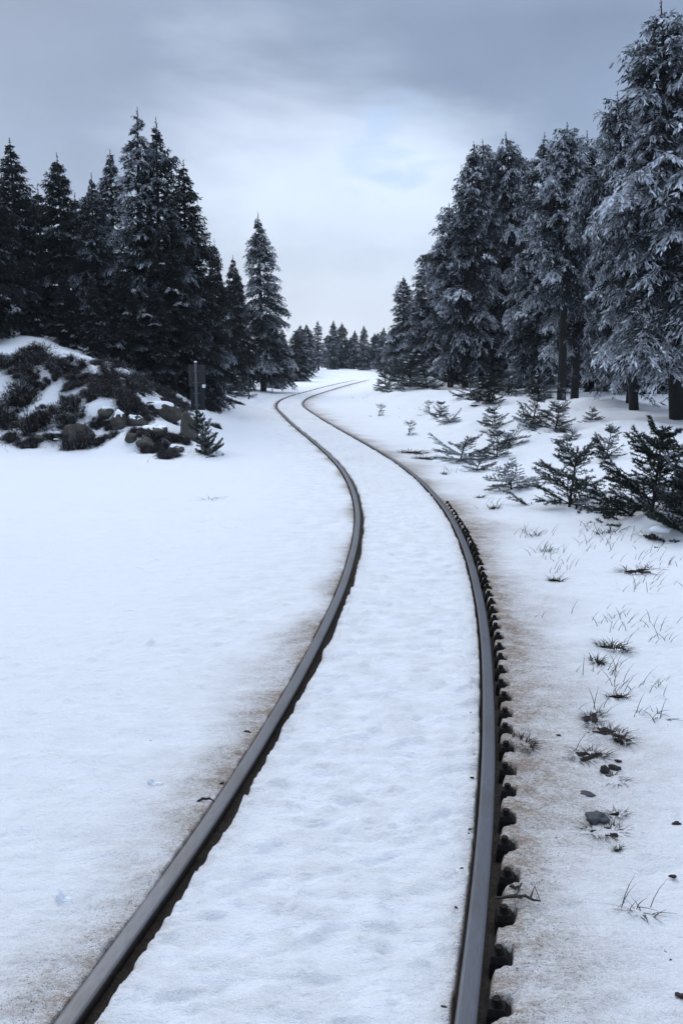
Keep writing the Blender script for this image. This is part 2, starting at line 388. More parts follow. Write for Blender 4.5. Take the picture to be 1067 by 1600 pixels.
# ------------------------------------------------------------------ ground: one sheet that follows the track
CLIP_Y = []                                          # fastenings along the outer side of the right rail
_y = 1.62
while _y < 11.2: CLIP_Y.append(_y); _y += .212 * (1 + .0 * _y)
CLIP_Y = np.array(CLIP_Y)
def build_ground():
    ys = [-6.0]
    while ys[-1] < 1.4: ys.append(ys[-1] + .25)
    while ys[-1] < 330: ys.append(ys[-1] + max(.011, .0052 * ys[-1]) * (1 if ys[-1] < 130 else 4))
    ys = np.array(ys)
    us = list(np.arange(-.40, .401, .022)); fine = list(np.arange(.407, .76, .0075))
    side = [.76]
    while side[-1] < 2.2: side.append(side[-1] + .022)
    while side[-1] < 160: side.append(side[-1] + .022 + .028 * (side[-1] - 2.2) * (1 if side[-1] < 30 else 2.5))
    out = fine + side
    us = np.array([-a for a in out[::-1]] + us + out)
    Y, U = np.meshgrid(ys, us, indexing='ij')
    k = np.sqrt(1 + slope(ys) ** 2)[:, None]
    X = xc(ys)[:, None] + U * k
    Z = terrain(X, Y) + detail(X, Y, U)
    hid = sstep(70, 80, Y)                            # past the bend the snow lies over the rails
    # --- snow edges along the rails
    def pn(f, s): return perlin(Y * f + s, Y * 0 + s * 3.1)
    aL = -HALF
    gL = .030 + .018 * pn(1.7, 3) + .014 * pn(7, 11) + .007 * pn(26, 5)
    gL = gL * sstep(0, 1, 1.15 - .0 * Y) * np.where(Y > 30, .7, 1)
    inL = U - (aL + HEADW)
    depthL = sstep(-.002, .003, inL) * (1 - sstep(gL - .003, gL + .014, inL))
    outL = (aL - HEADW) - U
    undL = ((np.abs(U - aL) <= HEADW + .003)).astype(float)
    gLo = .006 + .010 * np.maximum(pn(2.1, 21) + .3 * pn(9, 2), 0)
    depthLo = (outL > 0) * (1 - sstep(gLo - .002, gLo + .010, outL))
    aR = HALF
    inR = (aR - HEADW) - U
    gRi = .003 + .010 * np.maximum(pn(1.9, 41), -.3) + .008 * np.maximum(pn(8, 47), 0)
    depthRi = (inR > -.004) * (1 - sstep(gRi - .002, gRi + .010, inR))
    outR = U - (aR + HEADW)
    dk = np.min(np.abs(ys[:, None] - CLIP_Y[None]), 1)[:, None]
    inrange = (1 - sstep(9.5, 11, Y))
    gap0 = .026 + .016 * pn(2.3, 71) + .010 * pn(11, 15)
    gRo = gap0 * (.35 + .65 * inrange) + inrange * .056 * sstep(.058, .030, dk + .012 * pn(14, 8))
    depthRo = (outR > -.004) * (1 - sstep(gRo - .004, gRo + .012, outR))
    undR = (np.abs(U - aR) <= HEADW + .003).astype(float)
    dep = np.clip(np.maximum.reduce([depthL, undL, depthLo * .6, depthRi, undR, depthRo]), 0, 1) * (1 - hid)
    # snow between and beside the rails stands about level with the rail heads, its lip a little raised
    lip = .008 * np.exp(-((inL - gL - .05) / .05) ** 2) * (1 + fbm(X * 20, Y * 20, 2)) + .012 * np.exp(-((outR - gRo - .05) / .05) ** 2) * (outR > 0)
    Z = Z + lip * np.exp(-Y / 12)
    near = sstep(.9, .5, np.abs(np.abs(U) - HALF)) * (1 - hid)
    Z = np.where(near > 0, np.minimum(Z, Z * (1 - near) + near * np.minimum(Z, .012)), Z)
    ball = -.060 + .012 * fbm(X * 25, Y * 25, 2)
    Z = Z * (1 - dep) + np.minimum(ball, Z - .02) * dep
    Z = Z + hid * .035 * sstep(1.2, .6, np.abs(U))
    bare = sstep(.10, .38, dep)
    # --- brown brake dust and splashed dirt on the snow by the rails
    nn = fbm(X * 1.1, Y * .9, 3); nf = fbm(X * 5, Y * 9, 3)
    far = np.exp(-Y / 26)
    wl = (.30 + .22 * nn + .09 * nf) * (1 - .6 * sstep(3, 9, Y))
    dirt = 1.25 * np.exp(-np.maximum(outL, 0) / np.maximum(wl * .55, .04)) * (outL > -.08) * (.72 + .8 * nn)
    dirt = np.maximum(dirt, .5 * np.exp(-np.maximum(inL - gL, 0) / .06) * (inL > 0) * (.7 + 1.0 * nf))
    dirt = np.maximum(dirt, .62 * np.exp(-np.maximum(inR, 0) / .055) * (inR > -.08))
    wr = .33 + .20 * nn
    dirt = np.maximum(dirt, (1.25 + .8 * nn) * np.exp(-np.maximum(outR - .05, 0) / (wr * .8)) * (outR > -.08) * (1 - .45 * sstep(6, 14, Y)))
    dirt = np.maximum(dirt, .13 * sstep(.62, .3, np.abs(U)) * sstep(9, 16, Y) * (1 + nn))
    # faint uneven greyness over the bed, fading out to both sides
    dirt = np.maximum(dirt, np.clip(.07 + .25 * nf * (np.abs(U) < 1.8), 0, .14) * sstep(2.2, .5, np.abs(U)))
    dirt = np.clip(dirt, 0, 1) * (1 - hid)
    ny, nu = Y.shape
    v = np.stack([X, Y, Z], -1).reshape(-1, 3).astype(np.float32)
    i = (np.arange(ny - 1)[:, None] * nu + np.arange(nu - 1)[None])
    q = np.stack([i, i + 1, i + nu + 1, i + nu], -1).reshape(-1, 4)
    m = bpy.data.meshes.new('snow_ground'); m.vertices.add(len(v)); m.vertices.foreach_set('co', v.ravel())
    m.loops.add(q.size); m.loops.foreach_set('vertex_index', q.ravel().astype(np.int32))
    m.polygons.add(len(q)); m.polygons.foreach_set('loop_start', (np.arange(len(q)) * 4).astype(np.int32))
    for nme, arr in (('dirt', dirt), ('bare', bare)):
        a = m.attributes.new(nme, 'FLOAT', 'POINT'); a.data.foreach_set('value', arr.astype(np.float32).ravel())
    m.materials.append(m_ground); m.update(calc_edges=True)
    m.polygons.foreach_set('use_smooth', np.ones(len(q), bool))
    tag(link(bpy.data.objects.new('snow_ground', m)), kind='structure')
build_ground()

# ------------------------------------------------------------------ rails
RAIL_TOP = .016
def build_rail(side, label):
    ys = [0.6]
    while ys[-1] < 84: ys.append(ys[-1] + max(.05, .012 * ys[-1]))
    ys = np.array(ys)
    # head with rounded shoulders, web, foot
    prof = .92 * np.array([(-.0325, -.024), (-.034, -.012), (-.0335, -.006), (-.030, -.0022), (-.022, -.0004), (-.008, 0), (.008, 0), (.022, -.0004), (.030, -.0022), (.0335, -.006), (.034, -.012), (.0325, -.024),
                     (.0085, -.034), (.008, -.088), (.058, -.100), (.058, -.110), (-.058, -.110), (-.058, -.100), (-.008, -.088), (-.0085, -.034)])
    n = len(prof); sl = slope(ys); nx = 1 / np.sqrt(1 + sl ** 2); nyy = -sl * nx
    wob = .004 * perlin(ys * .8 + side * 7, ys * 0 + 2)        # old track is never dead straight
    off = side * HALF + wob
    cxs = xc(ys) + off * nx; cys = ys + off * nyy
    zt = RAIL_TOP + .004 * perlin(ys * .3, ys * 0 + side) - .004
    V = np.stack([cxs[:, None] + prof[None, :, 0] * nx[:, None], cys[:, None] + prof[None, :, 0] * nyy[:, None], zt[:, None] + prof[None, :, 1]], -1)
    i = np.arange(len(ys) - 1)[:, None] * n; j = np.arange(n)[None]; k = (j + 1) % n
    q = np.stack([i + j, i + n + j, i + n + k, i + k], -1).reshape(-1, 4)
    mb = MB(); mb.add(V.reshape(-1, 3), q)
    mb.add(V[0], None, [(0, a, a + 1) for a in range(1, n - 1)])
    mb.add(V[-1], None, [(0, a + 1, a) for a in range(1, n - 1)])
    o = mb.obj('rail', m_steel, None, False)
    me = o.data; nv = len(me.vertices)
    top = np.zeros(nv, np.float32); acr = np.zeros(nv, np.float32); alo = np.zeros(nv, np.float32)
    tp = np.zeros(n); tp[4:8] = 1; tp[3] = tp[8] = .8
    top[:len(ys) * n] = np.tile(tp, len(ys)); acr[:len(ys) * n] = np.tile(prof[:, 0] * 14, len(ys)); alo[:len(ys) * n] = np.repeat(ys, n)
    for nme, arr in (('top', top), ('across', acr), ('along', alo)):
        me.attributes.new(nme, 'FLOAT', 'POINT').data.foreach_set('value', arr)
    tag(o, label, 'rail', 'rails of the railway track')
    return o
rail_l = build_rail(-1, 'left steel rail curving through the snow, open dark groove on its inner side')
rail_r = build_rail(1, 'right steel rail with a row of black bolted fastenings along its outer side')
def build_clips():
    mb = MB()
    # stepped foot, clamp plate, washer and hexagonal nut
    def taper(x0, x1, y0, y1, z0, z1, ins):
        v = [(x0, y0, z0), (x1, y0, z0), (x1, y1, z0), (x0, y1, z0), (x0 + ins * .3, y0 + ins, z1), (x1 - ins, y0 + ins, z1), (x1 - ins, y1 - ins, z1), (x0 + ins * .3, y1 - ins, z1)]
        mb.add(v, [(0, 3, 2, 1), (4, 5, 6, 7), (0, 1, 5, 4), (1, 2, 6, 5), (2, 3, 7, 6), (3, 0, 4, 7)])
    taper(-.045, .040, -.042, .042, -.03, .026, .006)
    taper(-.040, .026, -.034, .034, .0262, .046, .008)
    for r_, z0, z1 in ((.021, .046, .050), (.0165, .050, .072)):
        th = np.arange(6) * math.pi / 3; c_ = np.stack([np.cos(th) * r_ - .010, np.sin(th) * r_], 1)
        v = np.concatenate([np.c_[c_, np.full(6, z0)], np.c_[c_ * [1, 1], np.full(6, z1)]])
        mb.add(v, [(a, (a + 1) % 6, 6 + (a + 1) % 6, 6 + a) for a in range(6)], [(6, 6 + a, 7 + a) for a in range(1, 5)])
    me = mb.mesh('rail_fastening', m_iron)
    rs = np.random.RandomState(3)
    for i, y in enumerate(CLIP_Y):
        o = bpy.data.objects.new('rail_fastening', me)
        sl = float(slope(y)); nx = 1 / math.hypot(1, sl); off = HALF + .088 + rs.uniform(-.006, .006)
        o.location = (float(xc(y)) + off / nx, y, -.030 + rs.uniform(-.008, .006))
        o.rotation_euler = (rs.uniform(-.05, .05), rs.uniform(-.06, .06), -math.atan(sl) + rs.uniform(-.1, .1))
        o.scale = (.82, .82, .85); link(o, rail_r)
build_clips()

# ------------------------------------------------------------------ conifers
def sprigs(mb, P, D, ln, w, rs, val):
    n = len(P); S = unit(np.cross(D, unit(rs.normal(size=(n, 3)) * [1, 1, .45] + [0, 0, .55])))
    mid = P + D * (ln * .5)[:, None]; sag = np.zeros((n, 3)); sag[:, 2] = -ln * .10
    V = np.stack([P, mid + S * w[:, None] + sag, P + D * ln[:, None] + sag * 1.5, mid - S * w[:, None] + sag], 1)
    mb.add(V.reshape(-1, 3), np.arange(n * 4).reshape(-1, 4), None, val)
def conifer(name, seed, H, Rad, base, droop, frost, material, snow=0, step=.30, nper=6, tw=.080, sp=.040, pw=.8, size=(.115, .0155), tap=.20, bare=0., lean=.0, top_bare=0.):
    rs = np.random.RandomState(seed); root = empty(name, (0, 0, 0))
    wood = MB(); leaf = MB(); sn = leaf
    n = 14; tz = np.linspace(-.15, 1, n); bend = np.cumsum(rs.normal(0, .010 * H / n, (n, 2)), 0) + np.c_[lean * tz * H, 0 * tz]
    bend -= bend[1]
    spine = np.c_[bend, tz * H]; tr = .0150 * H * (1 - np.clip(tz, 0, 1)) ** .85 + .006; tr[0] *= 1.3; tr[1] *= 1.12
    tube(wood, spine, tr, 9, 0)
    def trunk_at(z): return np.array([np.interp(z, spine[:, 2], spine[:, 0]), np.interp(z, spine[:, 2], spine[:, 1]), z])
    ph = rs.uniform(0, 6.28); z = base * H; az0 = 0
    a1, a2 = rs.uniform(0, 6.28, 2)
    while z < H * .955:
        t_ = (z - base * H) / (H * (1 - base))
        prof = (1 - t_) ** pw * min(1, .42 + (1 - t_) * 4) * (.72 + .28 * min(1, t_ / .12)) * Rad
        gapv = .82 + .30 * math.sin(z * 2.6 + a1) * rs.uniform(.3, 1)         # ragged tiers
        m_ = max(5, int(round(nper * (.6 + .4 * (1 - t_)) * rs.uniform(.75, 1.25))))
        az0 += rs.uniform(.4, 1.3)
        for b in range(m_):
            if rs.rand() < (bare if bare < .5 else (bare * max(0, 1 - t_ * 2.2))): continue
            az = az0 + b * 2 * math.pi / m_ + rs.normal(0, .22)
            L = prof * gapv * rs.uniform(.55, 1.22) * (1 + .16 * math.sin(az + a2)) * min(1, (1 - t_) / tap + .10) + .02 + .07 * min(1, (1 - t_) / .2)
            zz = z + rs.uniform(-.5, .5) * step
            er = np.array([math.cos(az), math.sin(az), 0]); et = np.array([-er[1], er[0], 0])
            up = .10 + .55 * t_ ** 1.5; dr = droop * (1.05 - .75 * t_) * rs.uniform(.7, 1.3)
            s = np.linspace(0, 1, 8)
            side_w = rs.normal(0, .10) * L
            sp_pts = trunk_at(zz) + er * (L * (s - .13 * s ** 3))[:, None] + et * (side_w * s ** 2)[:, None]
            sp_pts[:, 2] += L * (up * s - dr * s ** 2 + .22 * dr * s ** 4)
            tube(wood, sp_pts[:-1], np.linspace(.012 + .011 * L, .004, 7), 4, 0)
            tg = unit(np.gradient(sp_pts, axis=0))
            nt_ = max(5, int(L * .86 / tw))
            ss = np.linspace(.14 + .1 * (L > .8), 1.0, nt_) + rs.uniform(-.02, .02, nt_)
            bfrost = frost + rs.normal(0, .13)
            laden = rs.uniform(.35, .85) if rs.rand() < snow and L > .4 else -9       # a bough with caked snow on its outer part
            for sg in (-1, 1):
                o_ = np.stack([np.interp(ss, s, sp_pts[:, c]) for c in range(3)], 1)
                T = unit(np.stack([np.interp(ss, s, tg[:, c]) for c in range(3)], 1))
                an = rs.uniform(.65, 1.15, nt_)
                d0 = unit(T * np.cos(an)[:, None] + et * (sg * np.sin(an))[:, None] + np.array([0, 0, -1]) * rs.uniform(.05, .5, nt_)[:, None] * (droop * 1.4))
                l2 = np.minimum(.62, (.46 * L * (1 - .72 * ss) + .04 + .09 * min(1, (1 - t_) / .2))) * rs.uniform(.6, 1.2, nt_)
                for a in range(nt_):
                    ns = max(3, int(l2[a] / sp * 2))
                    v = np.sort(rs.uniform(.05, 1, ns))
                    hang = droop * .85 * l2[a]
                    P = o_[a] + d0[a] * (l2[a] * v)[:, None]; P[:, 2] -= hang * v ** 2
                    P += rs.normal(0, .012, (ns, 3))
                    tt = unit(d0[a] + np.array([0, 0, -1.7 * droop]) * v[:, None] * .85)
                    D = unit(tt + rs.normal(0, .42, (ns, 3)) + np.array([0, 0, -.25 * droop]))
                    ln = size[0] * min(1, .55 + (1 - t_) * 2.5) * rs.uniform(.6, 1.25, ns); w = size[1] * rs.uniform(.6, 1.3, ns)
                    fv = bfrost + .30 * (v - .55) + .55 * (ss[a] - .55) + rs.normal(0, .10, ns)
                    fv = np.clip(fv, 0, 1); cake = (abs(ss[a] - laden) < .22) & (v < .75) & (rs.rand(ns) < .8)
                    sprigs(leaf, P, D, ln, np.where(cake, w * 1.9, w), rs, np.where(cake, 2., fv))
                if L > .35:                                   # rimed crest along the bough itself
                    m2 = int(L / .035); v = rs.uniform(.2, 1, m2)
                    P = np.stack([np.interp(v, s, sp_pts[:, c]) for c in range(3)], 1) + rs.normal(0, .02, (m2, 3))
                    T = np.stack([np.interp(v, s, tg[:, c]) for c in range(3)], 1)
                    D = unit(T + rs.normal(0, .45, (m2, 3)))
                    sprigs(leaf, P, D, size[0] * rs.uniform(.6, 1.1, m2), size[1] * rs.uniform(.7, 1.4, m2), rs, np.clip(bfrost + .18 + rs.normal(0, .12, m2), 0, 1))
        z += step * rs.uniform(.75, 1.25) * (1 - .62 * t_)
    # leader
    lt = trunk_at(H); k = 60
    P = np.repeat(lt[None], k, 0); P[:, 2] += -.75 * rs.uniform(0, 1, k) ** .8
    sprigs(leaf, P, unit(rs.normal(0, .5, (k, 3)) + [0, 0, .35]), .05 + .10 * (H - P[:, 2]), np.full(k, .013), rs, np.clip(frost + .1 + rs.normal(0, .1, k), 0, 1))
    # dead stubs under the crown
    if base > .1:
        for _ in range(int(base * H * 7)):
            zz = rs.uniform(.06, base + .1) * H; az = rs.uniform(0, 6.28); L = rs.uniform(.2, .9)
            s = np.linspace(0, 1, 5); e_ = np.array([math.cos(az), math.sin(az), 0])
            pp = trunk_at(zz) + e_ * (L * s)[:, None]; pp[:, 2] += L * (-.15 * s - .25 * s * s) + rs.normal(0, .02, 5)
            tube(wood, pp, np.linspace(.014, .003, 5), 3, 0)
            k = int(L * 26); v = rs.uniform(.3, 1, k); Q = np.stack([np.interp(v, s, pp[:, c]) for c in range(3)], 1)
            sprigs(leaf, Q, unit(rs.normal(0, .6, (k, 3)) + e_ * .4 + [0, 0, -.6]), rs.uniform(.06, .15, k), rs.uniform(.008, .018, k), rs, np.clip(frost + rs.normal(.02, .12, k), 0, 1))
    wood.obj('trunk', m_bark, root, True); leaf.obj('crown', material, root)
    root['H'] = H; root['R'] = Rad
    return root
protos = {}
def proto(key, **kw):
    protos[key] = conifer(kw.pop('nm', 'spruce_tree'), **kw)
# right-hand rimed spruces with bare lower trunks
proto('r0', seed=11, tap=.11, H=8, Rad=1.75, base=.21, droop=.62, frost=.44, material=m_rime, snow=.07, pw=.72)
proto('r1', seed=12, tap=.11, H=8, bare=.60, Rad=1.55, base=.24, droop=.74, frost=.38, material=m_rime, snow=.06, pw=.62)
proto('r2', seed=13, tap=.11, H=8, Rad=1.45, base=.14, droop=.55, frost=.33, material=m_rime, snow=.06, pw=.75, step=.30)
proto('r3', seed=14, tap=.11, H=8, Rad=1.55, base=.36, droop=.75, frost=.40, material=m_rime, snow=.06, pw=.62, nper=5, bare=.62)
# left-hand dark spruces, branched to the ground
proto('l0', seed=21, H=8, Rad=2.2, base=.02, droop=.46, frost=.06, material=m_dark, snow=.07, pw=.85)
proto('l1', seed=22, H=8, Rad=1.9, base=.03, droop=.5, frost=.12, material=m_dark, snow=.06, pw=.9)
proto('l2', seed=23, H=8, Rad=1.9, base=.04, droop=.55, frost=.20, material=m_dark, snow=.07, pw=.85)
proto('l3', seed=24, H=8, Rad=.85, base=.10, droop=.55, frost=.42, material=m_rime, snow=.0, pw=.55, nper=4, bare=.25, step=.3)
proto('l5', seed=26, H=8, Rad=1.7, base=.13, droop=.55, frost=.32, material=m_rime, snow=.07, pw=1.0)
proto('l4', seed=25, H=8, Rad=1.95, base=.06, droop=.5, frost=.30, material=m_rime, snow=.05, pw=.9)
for k_ in protos.values(): k_['used'] = 0
_rt = random.Random(5)
def tree(key, px, label, top, row=None, depth=None, wide=1.0, group='spruces', name='spruce_tree', rz=None, tip=None):
    x, y, z = hit(px, row) if row is not None else at_depth(px, depth)
    if row is None:                                   # px is where the tip shows
        for _ in range(3):
            h = height_to(x, y, z, top); x = (px - 533.5) / FPX * (y * math.cos(TILT) - (z + h - CAM_H) * math.sin(TILT)); z = float(terrain(x, y))
    p_ = protos[key]
    if p_['used'] == 0: o = p_; p_['used'] = 1
    else: o = copy_tree(p_)
    h = height_to(x, y, z, top) + .05
    s = h / 8.0
    o.location = (x, y, z - .06); o.scale = (s * wide * _rt.uniform(.88, 1.14), s * wide * _rt.uniform(.88, 1.14), s)
    o.rotation_euler = (_rt.uniform(-.02, .02), _rt.uniform(-.02, .02), rz if rz is not None else _rt.uniform(0, 6.28))
    if tip is not None:                               # a leaning tree
        xt = (tip - 533.5) / FPX * (y * math.cos(TILT) - (z + h - CAM_H) * math.sin(TILT)); o.rotation_mode = 'ZYX'
        o.rotation_euler = (0, math.atan2(xt - x, h), o.rotation_euler.z)
    o.name = name; tag(o, label, 'tree', group)
    return o
RG, LG, FG = 'rimed spruces right of the track', 'dark spruces on the left bank', 'distant spruces beyond the bend'
# right front row
tree('r0', 1058, 'tallest rimed spruce at the right edge, its tip touching the top of the photo', -6, row=655, wide=1.2, group=RG, tip=1032)
tree('r3', 990, 'rimed spruce with a short thick bare trunk, second trunk from the right edge', 138, row=640, wide=1.15, group=RG, tip=962)
tree('r3', 876, 'rimed spruce with the longest bare dark trunk, standing free above the small spruces', 190, row=625, wide=1.05, group=RG, tip=884)
tree('r1', 815, 'rimed spruce with a slightly leaning trunk just left of the long bare trunk', 204, row=603, wide=1.05, group=RG, tip=790)
tree('r3', 773, 'narrow rimed spruce with a thin trunk, left of the leaning one', 215, row=602, wide=.95, group=RG, tip=752)
tree('r2', 735, 'rimed spruce whose tip is the leftmost high peak of the right wood', 222, depth=36, wide=1.15, group=RG)
tree('r3', 703, 'rimed spruce with a dark trunk at the left end of the right wood', 316, row=605, wide=1.0, group=RG, tip=700)
tree('r2', 668, 'rimed spruce behind the snowy bush at the left corner of the right wood', 392, depth=42, wide=1.35, group=RG)
tree('r2', 632, 'free-standing dark spruce with a needle-thin tip left of the right wood', 430, depth=58, wide=1.3, group=RG)
BL = 'rimed spruce deeper in the right wood, partly hidden by the front row'
for key, px, dep, top, w in (('r2', 850, 30, 205, 1.1), ('r1', 915, 26, 205, 1.1), ('r2', 940, 30, 188, 1.1), ('r0', 895, 34, 196, 1.0), ('r3', 785, 40, 260, 1.2), ('r0', 820, 44, 290, 1.0),
                             ('r2', 715, 46, 330, 1.2), ('r0', 760, 50, 330, 1.0), ('r0', 690, 55, 380, 1.1), ('r2', 1010, 22, 160, 1.1), ('r0', 960, 36, 270, 1.1), ('r1', 1050, 27, 120, 1.2),
                             ('r0', 860, 52, 340, 1.1), ('r0', 925, 48, 330, 1.1), ('r0', 1000, 44, 320, 1.2), ('r0', 1060, 38, 260, 1.2), ('l4', 655, 66, 450, 1.3), ('l4', 640, 84, 470, 1.4),
                             ('l4', 900, 60, 400, 1.4), ('l4', 980, 60, 400, 1.4), ('l4', 800, 62, 400, 1.4), ('l4', 1060, 55, 380, 1.4), ('r1', 1100, 20, 60, 1.2), ('r0', 1130, 28, 150, 1.2)):
    tree(key, px, BL, top, depth=dep, wide=w, group=RG)
UL = 'low frosted spruce filling the gaps between the dark trunks of the right wood'
for px, dep, top, w in ((690, 44, 520, 1.5), (715, 40, 510, 1.6), (742, 42, 520, 1.6), (770, 36, 505, 1.7), (798, 38, 515, 1.7), (828, 34, 500, 1.8), (858, 36, 510, 1.8), (905, 33, 500, 1.8), (938, 30, 490, 1.8), (970, 33, 500, 1.8), (1015, 28, 480, 1.8), (1045, 31, 490, 1.8), (665, 50, 525, 1.6)):
    tree(('l4', 'l2')[dep % 2], px, UL, top, depth=dep, wide=w, group=RG)
# left wood
tree('l0', -25, 'almost black spruce cut by the left edge of the photo', 225, depth=24, wide=1.15, group=LG)
tree('l1', 18, 'dark spruce with a slim tip, second from the left edge', 215, depth=27, wide=1.25, group=LG)
tree('l0', 92, 'dark spruce with tiered boughs and white snow patches, third peak from the left', 238, depth=27, wide=1.0, group=LG)
tree('l2', 142, 'dull spruce with a ragged low top between two higher peaks', 268, depth=26, wide=1.1, group=LG)
tree('l4', 172, 'greyish spruce tip standing behind the two tallest peaks of the left wood', 232, depth=32, wide=1.0, group=LG)
tree('l3', 206, 'thin sparse frosted spruce, the highest tip of the left wood', 168, depth=27, wide=1.15, group=LG)
tree('l2', 238, 'frost-tipped spruce just right of the sparse highest one', 180, depth=27, wide=1.0, group=LG)
tree('l1', 285, 'dark spruce with stepped right side, last high peak of the left wood', 248, depth=28, wide=1.2, group=LG)
tree('l0', 335, 'black spruce filling the dip right of the high left peaks', 372, depth=41, wide=.75, group=LG)
tree('l1', 365, 'small black spruce top left of the frosted free-standing spruce', 398, depth=46, wide=.95, group=LG)
tree('l5', 408, 'frosted spruce with a bare sharp tip and dark trunk, right end of the left wood', 331, depth=48, wide=1.15, group=LG, rz=1.0)
DL = 'dark spruce packed inside the left wood, its outline lost among its neighbours'
for key, px, dep, top, w in (('l0', 60, 30, 290, 1.2), ('l0', 120, 31, 300, 1.2), ('l0', 190, 24.5, 400, 1.2), ('l0', 265, 26, 380, 1.2), ('l0', 230, 30, 330, 1.3), ('l0', 300, 33, 340, .85),
                             ('l0', 30, 33, 300, 1.3), ('l0', 160, 36, 320, 1.3), ('l0', 285, 38, 360, 1.3), ('l0', 340, 44, 420, 1.0), ('l1', 312, 31, 430, .85), ('l0', 100, 24.5, 420, 1.1), ('l0', 45, 24.5, 400, 1.1),
                             ('l0', -60, 30, 280, 1.3), ('l1', 425, 54, 500, 1.2), ('l0', 408, 60, 480, 1.2), ('l0', 372, 54, 420, 1.0), ('l1', 145, 24, 430, 1.2), ('l0', 240, 24.8, 440, 1.2), ('l0', 0, 25, 380, 1.2)):
    tree(key, px, DL, top, depth=dep, wide=w, group=LG)
# far end of the cutting
FL = 'small bluish distant spruce closing the view beyond the bend'
tree('l3', 497, 'thin bare-topped distant spruce left of the gap beyond the bend', 500, depth=98, wide=1.6, group=FG)
for key, px, dep, top, w in (('l2', 482, 92, 505, 1.2), ('l4', 518, 104, 503, 1.2), ('l2', 530, 110, 508, 1.2), ('l4', 548, 112, 524, 1.3), ('l4', 571, 100, 500, 1.2), ('l2', 586, 106, 506, 1.2), ('l4', 603, 96, 512, 1.3),
                             ('l4', 508, 118, 520, 1.3), ('l2', 560, 122, 530, 1.4), ('l4', 470, 84, 512, 1.2), ('l2', 458, 72, 518, 1.2), ('l0', 445, 78, 512, 1.2), ('l4', 618, 90, 500, 1.3), ('l0', 537, 128, 528, 1.6), ('l0', 578, 128, 530, 1.6), ('l0', 600, 130, 530, 1.6), ('l0', 490, 130, 525, 1.6), ('l0', 515, 134, 525, 1.6), ('l0', 548, 126, 520, 1.6), ('l2', 524, 116, 505, 1.4), ('l4', 556, 106, 518, 1.5), ('l0', 566, 132, 524, 1.8), ('l2', 592, 118, 508, 1.4)):
    tree(key, px + _rt.uniform(-5, 5), FL, top + _rt.uniform(-6, 16), depth=dep, wide=w * _rt.uniform(.85, 1.6), group=FG)

# ------------------------------------------------------------------ young spruces
def young(seed, H, Rad, frost, snow=3, lean=0., flat=0., thin=1.):
    rs = np.random.RandomState(seed); root = empty('young_spruce', (0, 0, 0))
    wood = MB(); leaf = MB(); sn = leaf
    def needles(a, b, f):
        L = np.linalg.norm(b - a); n = max(6, int(L / .0030 * thin)); v = rs.uniform(0, 1, n) ** .9
        P = a + (b - a) * v[:, None]; d = (b - a) / max(L, 1e-6)
        D = unit(unit(rs.normal(size=(n, 3))) * .95 + d * .75)
        S = unit(np.cross(D, rs.normal(size=(n, 3)))) * .0042
        ln = rs.uniform(.018, .036, n)[:, None]
        V = np.stack([P - S, P + S, P + D * ln], 1)
        leaf.add(V.reshape(-1, 3), None, np.arange(n * 3).reshape(-1, 3), np.clip(f + rs.normal(0, .14, n), 0, 1))
    pts = np.c_[lean * np.linspace(0, 1, 6) ** 1.5 * H, rs.normal(0, .006, 6), np.linspace(-.1, 1, 6) * H]
    tube(wood, pts, np.linspace(.018, .004, 6) * (H + .3), 5)
    needles(pts[-2], pts[-1], frost + .1)
    def at(z): return np.array([np.interp(z, pts[:, 2], pts[:, 0]), np.interp(z, pts[:, 2], pts[:, 1]), z])
    z = .02
    while z < H * .95:
        t_ = z / H; m_ = rs.randint(int(6 * thin), int(10 * thin)); az0 = rs.uniform(0, 6)
        for b in range(m_):
            if rs.rand() < .42: continue
            az = az0 + b * 6.283 / m_ + rs.normal(0, .3); L = Rad * (1 - t_) ** .85 * rs.uniform(.45, 1.25) + .05
            e_ = np.array([math.cos(az), math.sin(az), 0]); et = np.array([-e_[1], e_[0], 0]); up = .10 + .75 * t_ - flat + rs.normal(0, .16)
            s = np.linspace(0, 1, 5); sp_ = at(z) + e_ * (L * s)[:, None]; sp_ += et * (rs.normal(0, .14) * L * s ** 2)[:, None]; sp_[:, 2] += L * (up * s + rs.normal(.05, .2) * s * s)
            tube(wood, sp_, np.linspace(.007, .002, 5), 3)
            f = frost + rs.normal(0, .12)
            for a in range(4): needles(sp_[a] if a else sp_[0] * .6 + sp_[1] * .4, sp_[a + 1], f + .08 * a)
            if rs.rand() < .42 and L > .12:
                q = rs.uniform(.4, .9); r_ = rs.uniform(.014, .040)
                blob(sn, [np.interp(q, s, sp_[:, c]) + .008 * (c == 2) for c in range(3)], (r_ * 1.5, r_ * .8, r_ * .6), rs, 2, .9, 2.2, .5, az, 2.)
            for q in np.arange(.22, .97, .062 / max(L, .2) * .8):
                o_ = np.array([np.interp(q, s, sp_[:, c]) for c in range(3)])
                for sg in (-1, 1):
                    d = unit(e_ * .75 + et * sg * rs.uniform(.6, 1.0) + np.array([0, 0, up * .6 + rs.uniform(-.2, .25)]))
                    l2 = (.50 * L * (1 - q) + .05) * rs.uniform(.7, 1.25)
                    needles(o_, o_ + d * l2, f + .05)
        z += .105 * rs.uniform(.8, 1.25)
    for _ in range(snow // 2 + 1):
        az = rs.uniform(0, 6.28); r_ = rs.uniform(.2, .8) * Rad; zz = H * (.15 + .5 * rs.rand() * (1 - r_ / Rad))
        q = rs.uniform(.04, .10) * (Rad + .25)
        blob(sn, (math.cos(az) * r_ * .8, math.sin(az) * r_ * .8, zz), (q * 1.4, q * 1.1, q * .55), rs, 2, .45, 1.7, .5, az, 2.)
    wood.obj('stem', m_bark, root, True); leaf.obj('foliage', m_young, root)
    root['used'] = 0
    return root
